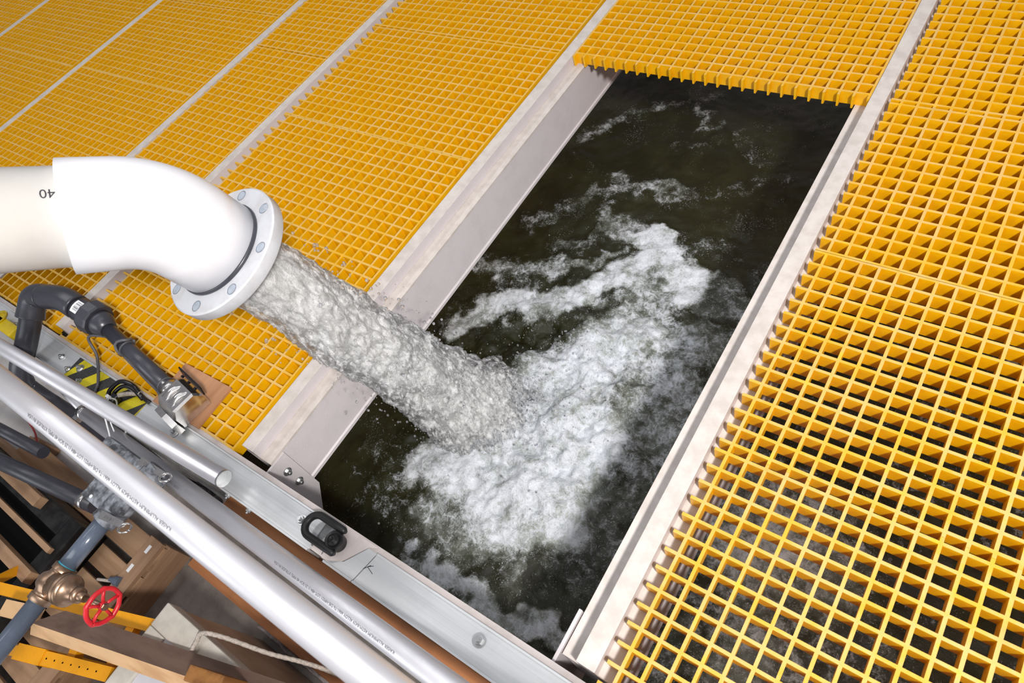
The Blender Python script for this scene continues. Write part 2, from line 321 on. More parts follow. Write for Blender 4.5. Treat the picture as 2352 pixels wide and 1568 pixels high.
# ------------------------------------------------------------------ gratings
PT, BW, DP = .0381, .0066, .038
def grating(x0, y0, nx, ny, label, el=.004, er=.004, en=.004, ef=.004):
    def axis(c0, n, e0, e1):
        br = [c0 - BW / 2 - e0]; bar = []
        for i in range(n + 1):
            br += [c0 + i * PT - BW / 2, c0 + i * PT + BW / 2]; bar += [False, True]
        br.append(br[-1] + e1); bar.append(False); return br, bar
    xs, xb = axis(x0, nx, el, er); ys, yb_ = axis(y0, ny, en, ef)
    bm = nbm(); cache = {}
    def vt(i, j, z):
        k = (i, j, z)
        if k not in cache:
            dx = dy = 0
            if z:
                # bars taper a little towards the bottom
                dx = (.0007 if (i % 2) else -.0007) if 0 < i < len(xs) - 1 else 0
                dy = (.0007 if (j % 2) else -.0007) if 0 < j < len(ys) - 1 else 0
            cache[k] = bm.verts.new((xs[i] + dx, ys[j] + dy, -DP if z else 0))
        return cache[k]
    nX, nY = len(xs) - 1, len(ys) - 1
    def occ(i, j):
        if i < 0 or j < 0 or i >= nX or j >= nY: return False
        if xs[i + 1] - xs[i] < 1e-6 or ys[j + 1] - ys[j] < 1e-6: return False
        return xb[i] or yb_[j]
    for i in range(nX):
        for j in range(nY):
            if not occ(i, j): continue
            face(bm, [vt(i, j, 0), vt(i + 1, j, 0), vt(i + 1, j + 1, 0), vt(i, j + 1, 0)], 1)
            face(bm, [vt(i, j, 1), vt(i, j + 1, 1), vt(i + 1, j + 1, 1), vt(i + 1, j, 1)], 0)
            if not occ(i - 1, j): face(bm, [vt(i, j, 0), vt(i, j + 1, 0), vt(i, j + 1, 1), vt(i, j, 1)], 0)
            if not occ(i + 1, j): face(bm, [vt(i + 1, j, 0), vt(i + 1, j, 1), vt(i + 1, j + 1, 1), vt(i + 1, j + 1, 0)], 0)
            if not occ(i, j - 1): face(bm, [vt(i, j, 0), vt(i, j, 1), vt(i + 1, j, 1), vt(i + 1, j, 0)], 0)
            if not occ(i, j + 1): face(bm, [vt(i, j + 1, 0), vt(i + 1, j + 1, 0), vt(i + 1, j + 1, 1), vt(i, j + 1, 1)], 0)
    o = part('grating_panel', bm, ['yellow', 'grit'], normals=False)
    return tag(o, label, 'grating', 'yellow grating panels')
RT = .024
grating(.995, -1.6139, 24, 13, 'yellow grating panel right of the right beam, nearest the near wall with foamy water below', RT, .004, .004, .0085)
grating(.995, -1.0950, 24, 14, 'yellow grating panel right of the right beam, second from the near wall', RT, .004, .008, 0)
grating(.995, -.5559, 24, 14, 'yellow grating panel right of the right beam, third from the near wall', RT, .004, 0, .0048)
grating(.995, -.0057, 24, 14, 'yellow grating panel right of the right beam, farthest from the near wall', RT, .004, .005, .004)
grating(.0, .0, 24, 14, 'yellow grating panel ending in square-cut prongs over the far side of the open water', 0, 0, .0148, .004)
XL = -.0601 - 22 * PT
grating(XL, -1.623, 22, 28, 'large yellow grating panel left of the open bay, below the flange and the water jet', .030, 0, 0, .0005)
grating(XL, -.5499, 22, 14, 'yellow grating panel left of the open bay, middle one of its row', .030, 0, .0005, .005)
grating(XL, -.0005, 22, 14, 'yellow grating panel left of the open bay, farthest of its row', .030, 0, .005, .004)
grating(-1.42, -1.617, 11, 36, 'half-width yellow grating panel running under the white pipe', .012, .007, .002, .004)
grating(-1.42, -.2285, 11, 20, 'half-width yellow grating panel at the far end of its row', .012, .007, .004, .004)
grating(-2.366, -1.6137, 23, 27, 'yellow grating panel behind the white pipe at the left edge', 0, .004, .002, .0)
grating(-2.366, -.5783, 23, 14, 'yellow grating panel second left of the half-width row, between two seams', 0, .004, 0, .004)
grating(-2.366, -.0292, 23, 14, 'yellow grating panel at the top edge left of the half-width row', 0, .004, .004, .004)
grating(-3.314, -1.1304, 23, 14, 'yellow grating panel at the left edge below the seam near the corner', 0, .004, 0, 0)
grating(-3.314, -.5905, 23, 14, 'yellow grating panel by the top left corner strip, above its seam', 0, .004, 0, .004)
grating(-3.314, -.0412, 23, 6, 'sliver of yellow grating panel at the top edge near the far left corner', 0, .004, .004, .004)
grating(-3.875, -.95, 13, 26, 'yellow grating panel filling the extreme top left corner', .004, .004, 0, .004)

# ------------------------------------------------------------------ water
FOAM = [(0.332,-1.104,0.43,-0.961,0.171,1.0),(0.42,-0.90,0.50,-0.74,0.135,.95),(0.353,-1.279,0.55,-1.092,0.177,1.0),(0.459,-1.368,0.62,-1.284,0.123,0.95),(0.184,-1.317,0.356,-1.351,0.097,0.8),(0.51,-0.70,0.49,-0.52,0.075,0.6),(0.386,-0.358,0.574,-0.462,0.075,0.95),(0.401,-0.291,0.453,-0.333,0.04,0.9),(-0.045,-0.883,0.138,-0.75,0.064,0.8),(0.138,-0.75,0.342,-0.582,0.066,0.85),(0.342,-0.582,0.436,-0.458,0.07,0.9),(-0.115,-0.647,0.125,-0.587,0.05,0.5),(0.12,-0.579,0.303,-0.449,0.036,0.55),(0.633,-0.495,0.827,-0.504,0.065,0.5),(0.562,-0.467,0.757,-0.463,0.059,0.5),(0.627,-0.839,0.689,-0.68,0.14,0.62),(0.64,-0.633,0.83,-0.7,0.112,0.42),(0.637,-1.02,0.743,-0.909,0.147,0.6),(0.718,-1.124,0.787,-0.948,0.117,0.5),(0.702,-1.241,0.777,-1.162,0.113,0.45),(0.696,-1.323,0.785,-1.301,0.086,0.4),(0.41,-1.556,0.558,-1.581,0.048,0.95),(0.558,-1.581,0.689,-1.555,0.034,0.8),(0.689,-1.555,0.794,-1.54,0.023,0.7),(0.3,-1.576,0.41,-1.556,0.032,0.5),(0.297,-1.467,0.543,-1.431,0.078,0.55),(0.095,-1.469,0.266,-1.469,0.097,0.28),(-0.046,-1.366,0.067,-1.391,0.058,0.3),(0.674,-1.399,0.802,-1.378,0.061,0.38),(0.606,-1.486,0.785,-1.459,0.048,0.35),(-0.09,0.067,0.056,0.225,0.041,0.42),(0.056,0.225,0.25,0.352,0.037,0.38),(0.255,0.341,0.392,0.225,0.036,0.35),(-0.064,-0.432,0.093,-0.288,0.045,0.36),(0.093,-0.288,0.186,-0.098,0.045,0.45),(0.186,-0.098,0.428,-0.111,0.047,0.48),(0.218,-0.29,0.396,-0.313,0.053,0.5),(0.142,-0.467,0.266,-0.317,0.041,0.4),(0.493,-0.319,0.661,-0.297,0.04,0.3),(0.529,-0.056,0.684,0.079,0.036,0.28),(0.492,0.181,0.635,0.131,0.027,0.3),(0.55,-0.176,0.682,-0.211,0.028,0.3),(0.773,-0.367,0.818,-0.276,0.026,0.33),(-0.005,-0.668,0.155,-0.665,0.042,0.4),(0.286,0.122,0.405,0.156,0.024,0.3)]
ZW = -.42
nz = noise.noise
def foam_at(x, y):
    wx = x + .065 * nz(V((x * 6, y * 6, 1))) + .040 * nz(V((x * 16, y * 16, 5))) + .018 * nz(V((x * 40, y * 40, 6))); wy = y + .065 * nz(V((x * 6, y * 6, 9))) + .040 * nz(V((x * 16, y * 16, 3))) + .018 * nz(V((x * 40, y * 40, 8)))
    best = 0
    for x0, y0, x1, y1, r, i in FOAM:
        if abs(wx - (x0 + x1) / 2) > abs(x1 - x0) / 2 + 1.7 * r or abs(wy - (y0 + y1) / 2) > abs(y1 - y0) / 2 + 1.7 * r: continue
        dx, dy = x1 - x0, y1 - y0; t_ = max(0, min(1, ((wx - x0) * dx + (wy - y0) * dy) / (dx * dx + dy * dy)))
        d = math.hypot(wx - x0 - t_ * dx, wy - y0 - t_ * dy) / r
        if d < 1.6:
            s = 1 - d / 1.6; best = max(best, i * .9 * min(1, s * s * (3 - 2 * s) * 1.35))
    return best
def wave(x, y, f):
    h = .010 * nz(V((x * 5, y * 7, 2))) + .006 * nz(V((x * 13, y * 15, 4))) + .003 * nz(V((x * 34, y * 34, 7)))
    d = math.hypot(x - .45, y + 1.0); turb = math.exp(-(d / .42) ** 2)
    h += turb * (.02 + .050 * nz(V((x * 9, y * 9, 11))) + .022 * nz(V((x * 25, y * 25, 12))) + .008 * nz(V((x * 60, y * 60, 13))) + .003 * nz(V((x * 120, y * 120, 14))))
    h += f * (.010 + .005 * nz(V((x * 50, y * 50, 21))) + .002 * nz(V((x * 110, y * 110, 22))))
    return h
bm = nbm(); lay = bm.verts.layers.float.new('foam')
def sheet(x0, x1, y0, y1, st, fn):
    nx, ny = max(2, int((x1 - x0) / st)), max(2, int((y1 - y0) / st)); rows = []
    for i in range(nx + 1):
        row = []
        for j in range(ny + 1):
            x = x0 + (x1 - x0) * i / nx; y = y0 + (y1 - y0) * j / ny; f = fn(x, y)
            v = bm.verts.new((x, y, ZW + wave(x, y, f))); v[lay] = f; row.append(v)
        rows.append(row)
    for i in range(nx):
        for j in range(ny): face(bm, [rows[i][j], rows[i + 1][j], rows[i + 1][j + 1], rows[i][j + 1]], 0, True)
sheet(-.14, .94, -1.6225, .62, .0052, foam_at)
sheet(.94, 2.39, -1.6225, .99, .014, lambda x, y: max(.0, .22 + .36 * math.exp(-((x - 1.12) / .17) ** 2) * max(0, min(1, (-.85 - y) / .3)) + .28 * nz(V((x * 3.3, y * 3.3, 40))) + .14 * nz(V((x * 9, y * 9, 41))) - .12 * max(0, x - 1.2)))
sheet(-4.59, -.14, -1.6225, .99, .06, lambda x, y: .1)
sheet(-.14, .94, .62, .99, .04, lambda x, y: .1)
o = part('tank_water', bm, 'water', normals=False); tag(o, 'dark churning tank water with white foam in the open bay and under the gratings', 'water', kind='stuff')

# ------------------------------------------------------------------ discharge pipe and jet
F0 = V((.0713, -1.3519, .5042)); N0 = V((.127, .2523, -.9593)).normalized(); Q0 = V((.05375, -1.38676, .63688)); D0 = V((.43773, .74917, -.49713)).normalized()
Q0 = F0 - N0 * .138
r = root('discharge_pipe', 'big white PVC discharge pipe with elbow and bolted end flange', 'pipe', F0)
half = D0.angle(N0) / 2; RB = .155; tl = RB * math.tan(half)
A = Q0 - D0 * tl; B = Q0 + N0 * tl
ax_ = D0.cross(N0).normalized(); cdir = ax_.cross(D0).normalized(); Cc = A + cdir * RB
arcp = [Cc + (Matrix.Rotation(2 * half * i / 14, 3, ax_) @ (A - Cc)) for i in range(15)]
RE, RP = .0968, .0842
bm = nbm(); e0 = A - D0 * .075
tube(bm, [e0, e0 + D0 * .001] + arcp + [F0 - N0 * .0075, F0 - N0 * .0065], [RE - .004, RE] + [RE] * 15 + [RE, RE - .003], 64); part('elbow', bm, 'pvc_white', r)
bm = nbm(); tube(bm, [e0 - D0 * 1.1, e0 - D0 * .4, e0 + D0 * .03], RP, 64); pp = part('pipe', bm, 'pvc_cream', r)
bm = nbm(); lathe(bm, F0 - N0 * .007, N0, [(0, RE + .0005), (.002, RE + .0025), (.010, RE + .0025)], 64); part('joint_ring', bm, 'pvc_dark', r, 'dark grey ring between elbow and flange')
bm = nbm(); FR = .1395; FT = .0275
lathe(bm, F0, N0, [(0, RE), (0, RE), (0, FR - .003), (0, FR - .003), (.0025, FR), (.0025, FR), (FT - .003, FR), (FT, FR - .002), (FT, FR - .002), (FT, .0775), (FT, .0775), (.0, .0775)], 96); fl = part('flange', bm, 'pvc_flange', r)
fu = N0.cross(V((0, 0, 1))).normalized(); fw = N0.cross(fu)
def fang(dirpt):  # angle of a world direction round the flange
    return math.atan2(dirpt.dot(fw), dirpt.dot(fu))
cam_p = V((1.2227, -1.6734, 1.3081))
for k in range(8):
    a_ = math.radians(45 * k + 4)
    p = F0 + (fu * math.cos(a_) + fw * math.sin(a_)) * .121
    bm = nbm(); lathe(bm, p - N0 * .0004, N0, [(0, .0115), (0, .0115), (0, .0098), (.0, .0098), (.004, .0092), (.004, .0092), (.004, .0)], 24); part('bolt_hole', bm, 'hole', fl)
bm = text_bm('SPEARS', .0135, lambda x, y: F0 - N0 * .0006 + (fu * math.cos(SA - x / .127) + fw * math.sin(SA - x / .127)) * (.127 + y)) if (globals().__setitem__('SA', math.radians(-68)) or True) else None
part('lettering', bm, 'pvc_flange', fl, normals=False)
# 40 printed on the pipe
pu = D0.cross(V((0, 0, 1))).normalized(); pw = D0.cross(pu)
TA = math.radians(-60)
bm = text_bm('40', .022, lambda x, y: e0 + D0 * (-.001 - x) + (pu * math.cos(TA + y / RP) + pw * math.sin(TA + y / RP)) * (RP + .0004)); part('printed_mark', bm, 'ink_black', pp, normals=False)

# jet
L = .99
Ju = N0.cross(V((0, 0, 1))).normalized(); Jw = N0.cross(Ju)
def jet_c(s): return F0 + N0 * (.006 + s) + V((0, 0, -.03 * s * s)) + V((.02, -.03, 0)) * s * s
def jet_mesh(k_, NI, NK, amp, fine):
    bm = nbm(); rings = []
    for i in range(NI + 1):
        s = L * i / NI; c = jet_c(s); g = min(1, s / .5); rad = .0745 + .016 * g + .040 * max(0, s - .45) ** 1.2 / .5 + .075 * (max(0, s - .76) / .23) ** 2; am = 0 if s < .02 else min(1, (s - .02) / .3); row = []
        for k in range(NK):
            a_ = 2 * math.pi * k / NK; d = Ju * math.cos(a_) + Jw * math.sin(a_); p = c + d * rad
            q = V((p.x, p.y, p.z * .45))
            h = .012 * nz(q * 13) + .010 * nz(q * 30 + V((3, 1, 2)))
            if fine: h += .0075 * nz(q * 62) + .0048 * (1 - 2 * abs(nz(q * 105 + V((5, 5, 5))))) + .0026 * nz(q * 210)
            row.append(bm.verts.new(c + d * (rad * k_ + h * amp * (.28 + .95 * am + .6 * max(0, s - .4)) * (1 if s > .02 else 0))))
        rings.append(row)
    for a, b in zip(rings, rings[1:]):
        for k in range(NK): face(bm, [a[k], a[(k + 1) % NK], b[(k + 1) % NK], b[k]], 0, True)
    face(bm, rings[0][::-1]); face(bm, rings[-1]); return bm
o = part('water_jet', jet_mesh(1, 240, 200, 1, True), 'jet'); tag(o, 'thick glassy jet of tumbling water pouring from the white flange into the tank', 'water', kind='stuff')
part('aerated_core', jet_mesh(.86, 110, 90, .9, False), 'aerated', o)
bm = nbm()
def drop(p, q, sub=1):
    m = bmesh.ops.create_icosphere(bm, subdivisions=sub, radius=q, matrix=Matrix.Translation(p) @ Matrix.Diagonal((1, 1, random.uniform(.9, 1.5), 1)))
    for v in m['verts']:
        for f in v.link_faces: f.smooth = True
for _ in range(520):
    s = random.uniform(.12, L - .03); a_ = random.uniform(0, 2 * math.pi); d = Ju * math.cos(a_) + Jw * math.sin(a_); rad = .094 + .04 * s + abs(random.gauss(0, .016 + .02 * s))
    drop(jet_c(s) + d * rad, random.choice((.0012, .0018, .0025, .0035)) * random.uniform(.7, 1.3))
for _ in range(900):
    a_ = random.uniform(0, 2 * math.pi); q = abs(random.gauss(.10, .16)); p = V((.40 + q * math.cos(a_) * .8, -1.05 + q * math.sin(a_) * 1.3, ZW + .05 + abs(random.gauss(0, .05))))
    if .04 < p.x < .87 and p.y > -1.60: drop(p, random.choice((.001, .0015, .002, .003)) * random.uniform(.7, 1.3))
o = part('water_droplets', bm, 'drop', origin=(.2, -1.1, -.3)); tag(o, 'spray of small clear droplets flying off the jet and the splash', 'droplets', kind='stuff')
#@@CLUTTER
# ------------------------------------------------------------------ near wall: aluminium channel, hazard tape, latch
def chan(poly, label, name='aluminium_channel'):
    r = root(name, label, 'channel', (sum(p[0] for p in poly) / len(poly), -1.672, -.05), 'aluminium channel along the near wall')
    bm = nbm(); prism(bm, [V((x, y, -.001)) for x, y in poly], V((0, 0, -.005)))
    xs = [p[0] for p in poly]; lo = min(p[1] for p in poly); xa = [p[0] for p in poly if p[1] == lo]
    box(bm, (min(xa), -1.7145, -.055), (max(xa), -1.7095, .0035), 0, .001)
    hi = max(p[1] for p in poly); xb = [p[0] for p in poly if p[1] == hi]
    if hi > -1.64: box(bm, (min(xb), -1.6440, -.006), (max(xb), -1.6385, .004), 0, .0015)
    part('channel_web', bm, 'alu', r); return r
c0 = chan([(-4.4, -1.6385), (.335, -1.6385), (.302, -1.7095), (-4.4, -1.7095)], 'long aluminium channel capping the near wall left of the black latch')
c1 = chan([(.428, -1.640), (.452, -1.640), (.438, -1.7095), (.352, -1.7095), (.395, -1.690)], 'short odd-cut aluminium plate filling the channel right of the black latch', 'channel_plate')
c2 = chan([(.4545, -1.6385), (2.3, -1.6385), (2.3, -1.7095), (.4405, -1.7095)], 'aluminium channel capping the near wall at the bottom edge, marked with a pen arrow')
for x in (-1.135, -.738, -.255, .2412): bolt(c0, (x, -1.6695, -.001))
for x, y in ((-.845, -1.672), (-.78, -1.690), (-.70, -1.7)): bolt(c0, (x, y, -.001), s=.75, name='small_bolt')
for x in (-.003, .077): bolt(c0, (x, -1.7145, -.03), (0, -1, 0), s=.8)
bolt(c2, (.7425, -1.6676, -.001), s=1.1)
bm = nbm(); box(bm, (.3, -1.7075, -.0085), (.46, -1.6290, -.0065), 0, .0008); prism(bm, [V((.30, -1.629, -.0065)), V((.30, -1.7, -.0065)), V((.345, -1.7085, -.0065)), V((.372, -1.7065, -.0065)), V((.392, -1.69, -.0065)), V((.426, -1.640, -.0065)), V((.45, -1.629, -.0065))], V((0, 0, .0055)))
tag(part('liner_tongue', bm, 'flange'), 'beige fibreglass tongue showing through the cut in the channel beside the latch', 'liner')
bm = nbm()
for a, b in (((.4560, -1.6655), (.4445, -1.680)), ((.4505, -1.672), (.470, -1.678)), ((.4505, -1.672), (.462, -1.664))):
    d = (V(b + (0,)) - V(a + (0,))).normalized(); n = V((-d.y, d.x, 0)) * .0006; A_ = V(a + (-.0008,)); B_ = V(b + (-.0008,)); prism(bm, [A_ + n, A_ - n, B_ - n, B_ + n], V((0, 0, .0002)))
part('pen_arrow', bm, 'ink_black', c2)
bm = nbm()   # hazard tape stripes
x = -.80; k = 0
def clipx(v): return max(-.775, min(-.415, v))
while x < -.36:
    q = [clipx(x), clipx(x + .048), clipx(x + .048 - .055), clipx(x - .055)]
    if q[1] - q[0] > .002 or q[2] - q[3] > .002: prism(bm, [V((q[0] - .0002, -1.6445, -.0009)), V((q[1], -1.6445, -.0009)), V((q[2], -1.7085, -.0009)), V((q[3] - .0002, -1.7085, -.0009))], V((0, 0, .0006)), k % 2)
    x += .048; k += 1
part('hazard_tape', bm, ['tape_k', 'tape_y'], c0, 'black and yellow striped hazard tape')
# latch
r = root('rubber_latch', 'black rubber U-shaped latch with round knob on the near wall rim', 'latch', (.32, -1.663, .0))
bm = nbm(); ua = arc((.300, -1.664, .026), (-1, 0, 0), (0, 1, 0), .0245, math.pi / 2, -math.pi / 2, 12)
tube(bm, [(.372, -1.6395, .022), (.366, -1.6395, .022), (.34, -1.6395, .024)] + ua + [(.34, -1.6885, .024), (.374, -1.6885, .022), (.380, -1.6885, .022)], [.004, .0082, .0086] + [.0086] * 13 + [.0086, .0082, .004], 18); part('loop', bm, 'black', r)
bm = nbm(); lathe(bm, (.3585, -1.6665, -.001), (.12, 0, 1), [(0, .019), (.018, .019), (.018, .0205), (.030, .0205), (.034, .018), (.034, .018), (.032, .0135), (.032, .0135), (.036, .012), (.036, .008), (.043, .007), (.043, .003), (.040, .0028), (.040, .0)], 32); part('knob', bm, 'black', r)
bm = nbm(); tube(bm, [(.352, -1.642, .004), (.349, -1.66, .006), (.338, -1.692, .004), (.338, -1.703, -.002)], .0016, 8); part('wire_clip', bm, 'zinc', r)

# ------------------------------------------------------------------ rails
def wrap_text(s, size, p0, d, rad, ang, rev=True, gap=.0004):
    d = V(d).normalized(); u = d.cross(V((0, 0, 1))).normalized(); w_ = d.cross(u)
    return text_bm(s, size, lambda x, y: V(p0) + d * (-x if rev else x) + (u * math.cos(ang + y / rad) + w_ * math.sin(ang + y / rad)) * (rad + gap))
TXT = 'KAISER ALUMINUM ASTM-B429 ALLOY 6061-T6 DIE-HP021 LOT-484 (1.25 SCH 40 PIPE) XTRUDE IN USA'
def rail(label, a, b, rad=.0211, n=40):
    r = root('handrail_pipe', label, 'pipe', ((V(a) + V(b)) / 2), 'aluminium rail pipes along the near wall')
    bm = nbm(); tube(bm, [a, b], rad, n); part('tube', bm, 'pipe_alu', r); return r
a3, b3 = V((-1.9, -1.7545, .612)), V((1.6, -1.763, .545)); r3 = rail('nearest and widest aluminium rail pipe, running to the bottom edge below the others', a3, b3)
d3 = (b3 - a3).normalized()
for x0 in (.52, -.12): part('printed_text', wrap_text(TXT, .0085, a3 + d3 * (x0 + 1.9), d3, .0211, math.radians(-62)), 'ink', r3, normals=False)
a2, b2 = V((-.74, -1.7663, -.124)), V((1.5, -1.7404, .31)); d2 = (b2 - a2).normalized()
r2 = rail('middle aluminium rail pipe with printed lettering and a band clamp', a2, b2)
for x0 in (1.46, .66): part('printed_text', wrap_text(TXT, .0082, a2 + d2 * x0, d2, .0211, math.radians(-66)), 'ink', r2, normals=False)
bm = nbm(); tube(bm, [a2 - d2 * .0 + V((0, .004, 0)), a2 - d2 * .25 + V((0, .02, 0)), a2 - d2 * .8 + V((0, .03, 0))], .0150, 28); part('thin_end_tube', bm, 'pipe_alu', r2)
bm = nbm(); tube(bm, [a2 - d2 * .03, a2 - d2 * .0], .0224, 36); box(bm, a2 - d2 * .026 + V((0, -.03, -.004)), a2 - d2 * .006 + V((0, -.018, .012))); cb = part('band_clamp', bm, 'steel', r2)
bm = nbm()
for k in range(8):
    q = a2 - d2 * .0265; an = math.radians(-78 + 9 * k); p_ = V((0, -math.cos(math.radians(10 + 8 * k)), math.sin(math.radians(10 + 8 * k)))) * .0228
    tube(bm, [q + p_, q + d2 * .012 + p_], .0009, 5)
part('band_slot', bm, 'ink_black', cb)
a1, b1_ = V((-2.2, -1.813, .152)), V((.0265, -1.6912, .052)); r1 = rail('aluminium rail pipe lying on the channel, ending in a closed end', a1, b1_, .0215)
d1 = (b1_ - a1).normalized()
bm = nbm(); lathe(bm, b1_, d1, [(0, .0222), (.003, .0222), (.003, .0222), (.004, .021)], 40); part('end_cap', bm, 'zinc', r1)
# zip tie round two pipes
bm = nbm(); pt = lambda k: a1 + d1 * (.0 + (k + 2.2))
tie = bez([(-.485, -1.690, .040), (-.480, -1.688, .054), (-.468, -1.716, .056), (-.462, -1.745, .016), (-.474, -1.775, -.038), (-.492, -1.797, -.062), (-.500, -1.792, -.100), (-.497, -1.745, -.085), (-.488, -1.70, -.0), (-.485, -1.685, .025), (-.481, -1.689, .048)], 6)
tube(bm, tie, .0022, 8); tube(bm, bez([(-.480, -1.688, .054), (-.462, -1.708, .050), (-.452, -1.735, .02), (-.448, -1.752, -.01)], 6), .0018, 8); box(bm, (-.488, -1.693, .049), (-.476, -1.684, .058), 0, .001)
tag(part('zip_tie', bm, 'nylon'), 'white nylon zip tie looped round the rail pipes by the hazard tape', 'zip tie')

# ------------------------------------------------------------------ drain pipe assembly on the left gratings
ZF = -1.05
r = root('drain_pipe', 'dark grey plastic drain pipe bent over the near wall onto the gratings', 'pipe', (-.9, -1.55, 0))
P = [V(p) for p in ((-1.13, -1.86, -.55), (-1.085, -1.80, -.10), (-.985, -1.655, .085), (-.955, -1.615, .150))]
e1 = V((-.943, -1.577, .140)); e2 = V((-.815, -1.541, .145))
bm = nbm(); tube(bm, bez([(-.957, -1.805, ZF), (-.957, -1.805, -.6), (-.956, -1.804, -.12), (-.953, -1.792, -.035), (-.945, -1.765, .004), (-.938, -1.733, .030), (-.936, -1.688, .060), (-.937, -1.63, .101), e1 - V((0, .03, .022))], 6), .0300, 32); part('riser', bm, 'pvc_dark', r)
bm = nbm(); dr = (e1 - V((-.936, -1.688, .060))).normalized(); da = (e2 - e1).normalized(); q1 = e1 - dr * .068
tube(bm, [q1 - dr * .001, q1, q1 + dr * .004] + bez([e1 - dr * .04, e1 - dr * .012 + da * .003, e1 + da * .02, e1 + da * .055], 5), [.034, .0385, .0385] + [.0365] * 16, 32); part('elbow', bm, 'pvc_dark', r)
db = V((.80, -.02, -.19)).normalized(); db = (V((-.655, -1.538, .096)) - e2).normalized()
bm = nbm(); tube(bm, bez([e1 + da * .055, e2 - da * .03, e2 + db * .012, e2 + db * .055], 6) + [e2 + db * .058], [.0366] * 19 + [.034], 32); part('elbow', bm, 'pvc_dark', r)
u0 = e2 + db * .058
bm = nbm(); lathe(bm, u0, db, [(0, .0300), (.012, .0300), (.012, .0300), (.012, .0365), (.045, .0365), (.045, .0365), (.045, .034), (.055, .034)], 36); uc = part('union_collar', bm, 'pvc_dark', r)
bm = nbm(); lathe(bm, u0 + db * .048, db, [(0, .036), (0, .036), (0, .047), (.004, .0488), (.034, .0488), (.040, .046), (.040, .046), (.040, .036)], 12, 0, False)
un = part('union_nut', bm, 'pvc_dark', r)
u1 = u0 + db * .088; tip = V((-.318, -1.588, .040)); dc = (tip - u1).normalized()
bm = nbm(); tube(bm, [u1 - dc * .004, u1 + dc * .018, u1 + dc * .03, u1 + dc * .05], [.036, .036, .030, .0232], 32); part('reducer', bm, 'pvc_dark', r)
bm = nbm(); tube(bm, [u1 + dc * .04, tip], .0205, 32); part('tail_pipe', bm, 'pvc_dark', r)
cdir_ = (cam_p - (u0 + db * .028)).normalized(); sd = (cdir_ - db * cdir_.dot(db)).normalized(); st_ = db.cross(sd)
bm = nbm()
def lab(x, y, h): an = y / .0365; return u0 + db * (.028 + x) + (sd * math.cos(an) + st_ * math.sin(an)) * (.0365 + h)
def patch(bm, x0, x1, y0, y1, h, mi):
    n = 6; vs_ = [[bm.verts.new(lab(xx, y0 + (y1 - y0) * i / n, h)) for i in range(n + 1)] for xx in (x0, x1)]
    for i in range(n): face(bm, [vs_[0][i], vs_[1][i], vs_[1][i + 1], vs_[0][i + 1]], mi)
patch(bm, -.012, .014, -.019, .019, .0004, 0)
for k, wd in enumerate((2, 1, 3, 1, 1, 2, 3, 1, 2, 1)): yy = -.014 + k * .0028; patch(bm, -.006, .011, yy, yy + .0006 * wd, .0007, 1)
part('barcode_label', bm, ['nylon', 'ink_black'], uc, 'small white barcode label')
r_dp = r
# cable along the pipe
m_ = u1 + dc * .135
pts = [V((-.605, -1.70, .003)), V((-.625, -1.672, .006)), V((-.668, -1.618, .035)), V((-.685, -1.585, .085))]
bm = nbm(); lo_ = [m_ + dc * (.010 * math.sin(t_ * 2.2)) + (V((0, 1, 0)) * math.cos(t_) + dc.cross(V((0, 1, 0))).normalized() * math.sin(t_)) * .0245 for t_ in [i * .45 for i in range(0, 15)]]
tube(bm, bez(pts + [lo_[0] + V((0, -.004, -.004))], 8)[:-1] + lo_, .0042, 12)
tube(bm, bez([m_ + V((0, -.022, -.012)), m_ + dc * .12 + V((0, -.026, -.014)), tip - dc * .06 + V((0, -.026, -.012)), tip - dc * .02 + V((0, -.03, .0)), tip + V((-.005, -.042, -.018)), tip + V((.018, -.052, -.028)), tip + V((.045, -.052, -.018))], 8), .0040, 12)
tag(part('signal_cable', bm, 'grey_cable'), 'thin grey cable wrapped round the dark drain pipe and down over the hazard tape', 'cable')
for q in (m_ + dc * .012, tip - dc * .035):
    bm = nbm(); tube(bm, [q - dc * .003, q + dc * .003], .0225, 28); part('band', bm, 'grey_cable', r_dp)
# plywood and stainless strainer box
bm = nbm(); rt = Matrix.Rotation(math.radians(1.5), 3, 'Z'); box(bm, (-.395, -1.632, .0003), (-.196, -1.502, .0085), 0, .0008, (V((-.295, -1.567, 0)), rt)); tag(part('plywood_board', bm, 'ply'), 'small square plywood board lying on the yellow grating under the metal strainer', 'board')
r = root('strainer_box', 'shiny stainless strainer box on the plywood at the end of the drain pipe', 'strainer', (-.27, -1.59, .009))
bd = dc.copy(); bd.z = 0; bd.normalize(); bs = V((-bd.y, bd.x, 0)); c_ = V((tip.x, tip.y, 0)) - bd * .012
def bp(x, y, z): return c_ + bd * x * 1.12 + bs * y * 1.15 + V((0, 0, .010 + (z - .010) * 1.1))
bm = nbm()
sec = [(-.040, .010), (-.040, .046), (-.027, .066), (.027, .066), (.040, .046), (.040, .010)]
for (x0, k0), (x1, k1) in (((0, .72), (.022, 1)), ((.022, 1), (.092, 1)), ((.092, 1), (.098, .93))):
    ra = [bm.verts.new(bp(x0, y * k0, .010 + (z - .010) * k0)) for y, z in sec]; rb = [bm.verts.new(bp(x1, y * k1, .010 + (z - .010) * k1)) for y, z in sec]
    for i in range(6): face(bm, [ra[i], ra[(i + 1) % 6], rb[(i + 1) % 6], rb[i]])
    if x0 == 0: face(bm, ra)
    last = rb
face(bm, last); bmesh.ops.remove_doubles(bm, verts=bm.verts, dist=1e-5); part('body', bm, 'steel', r)
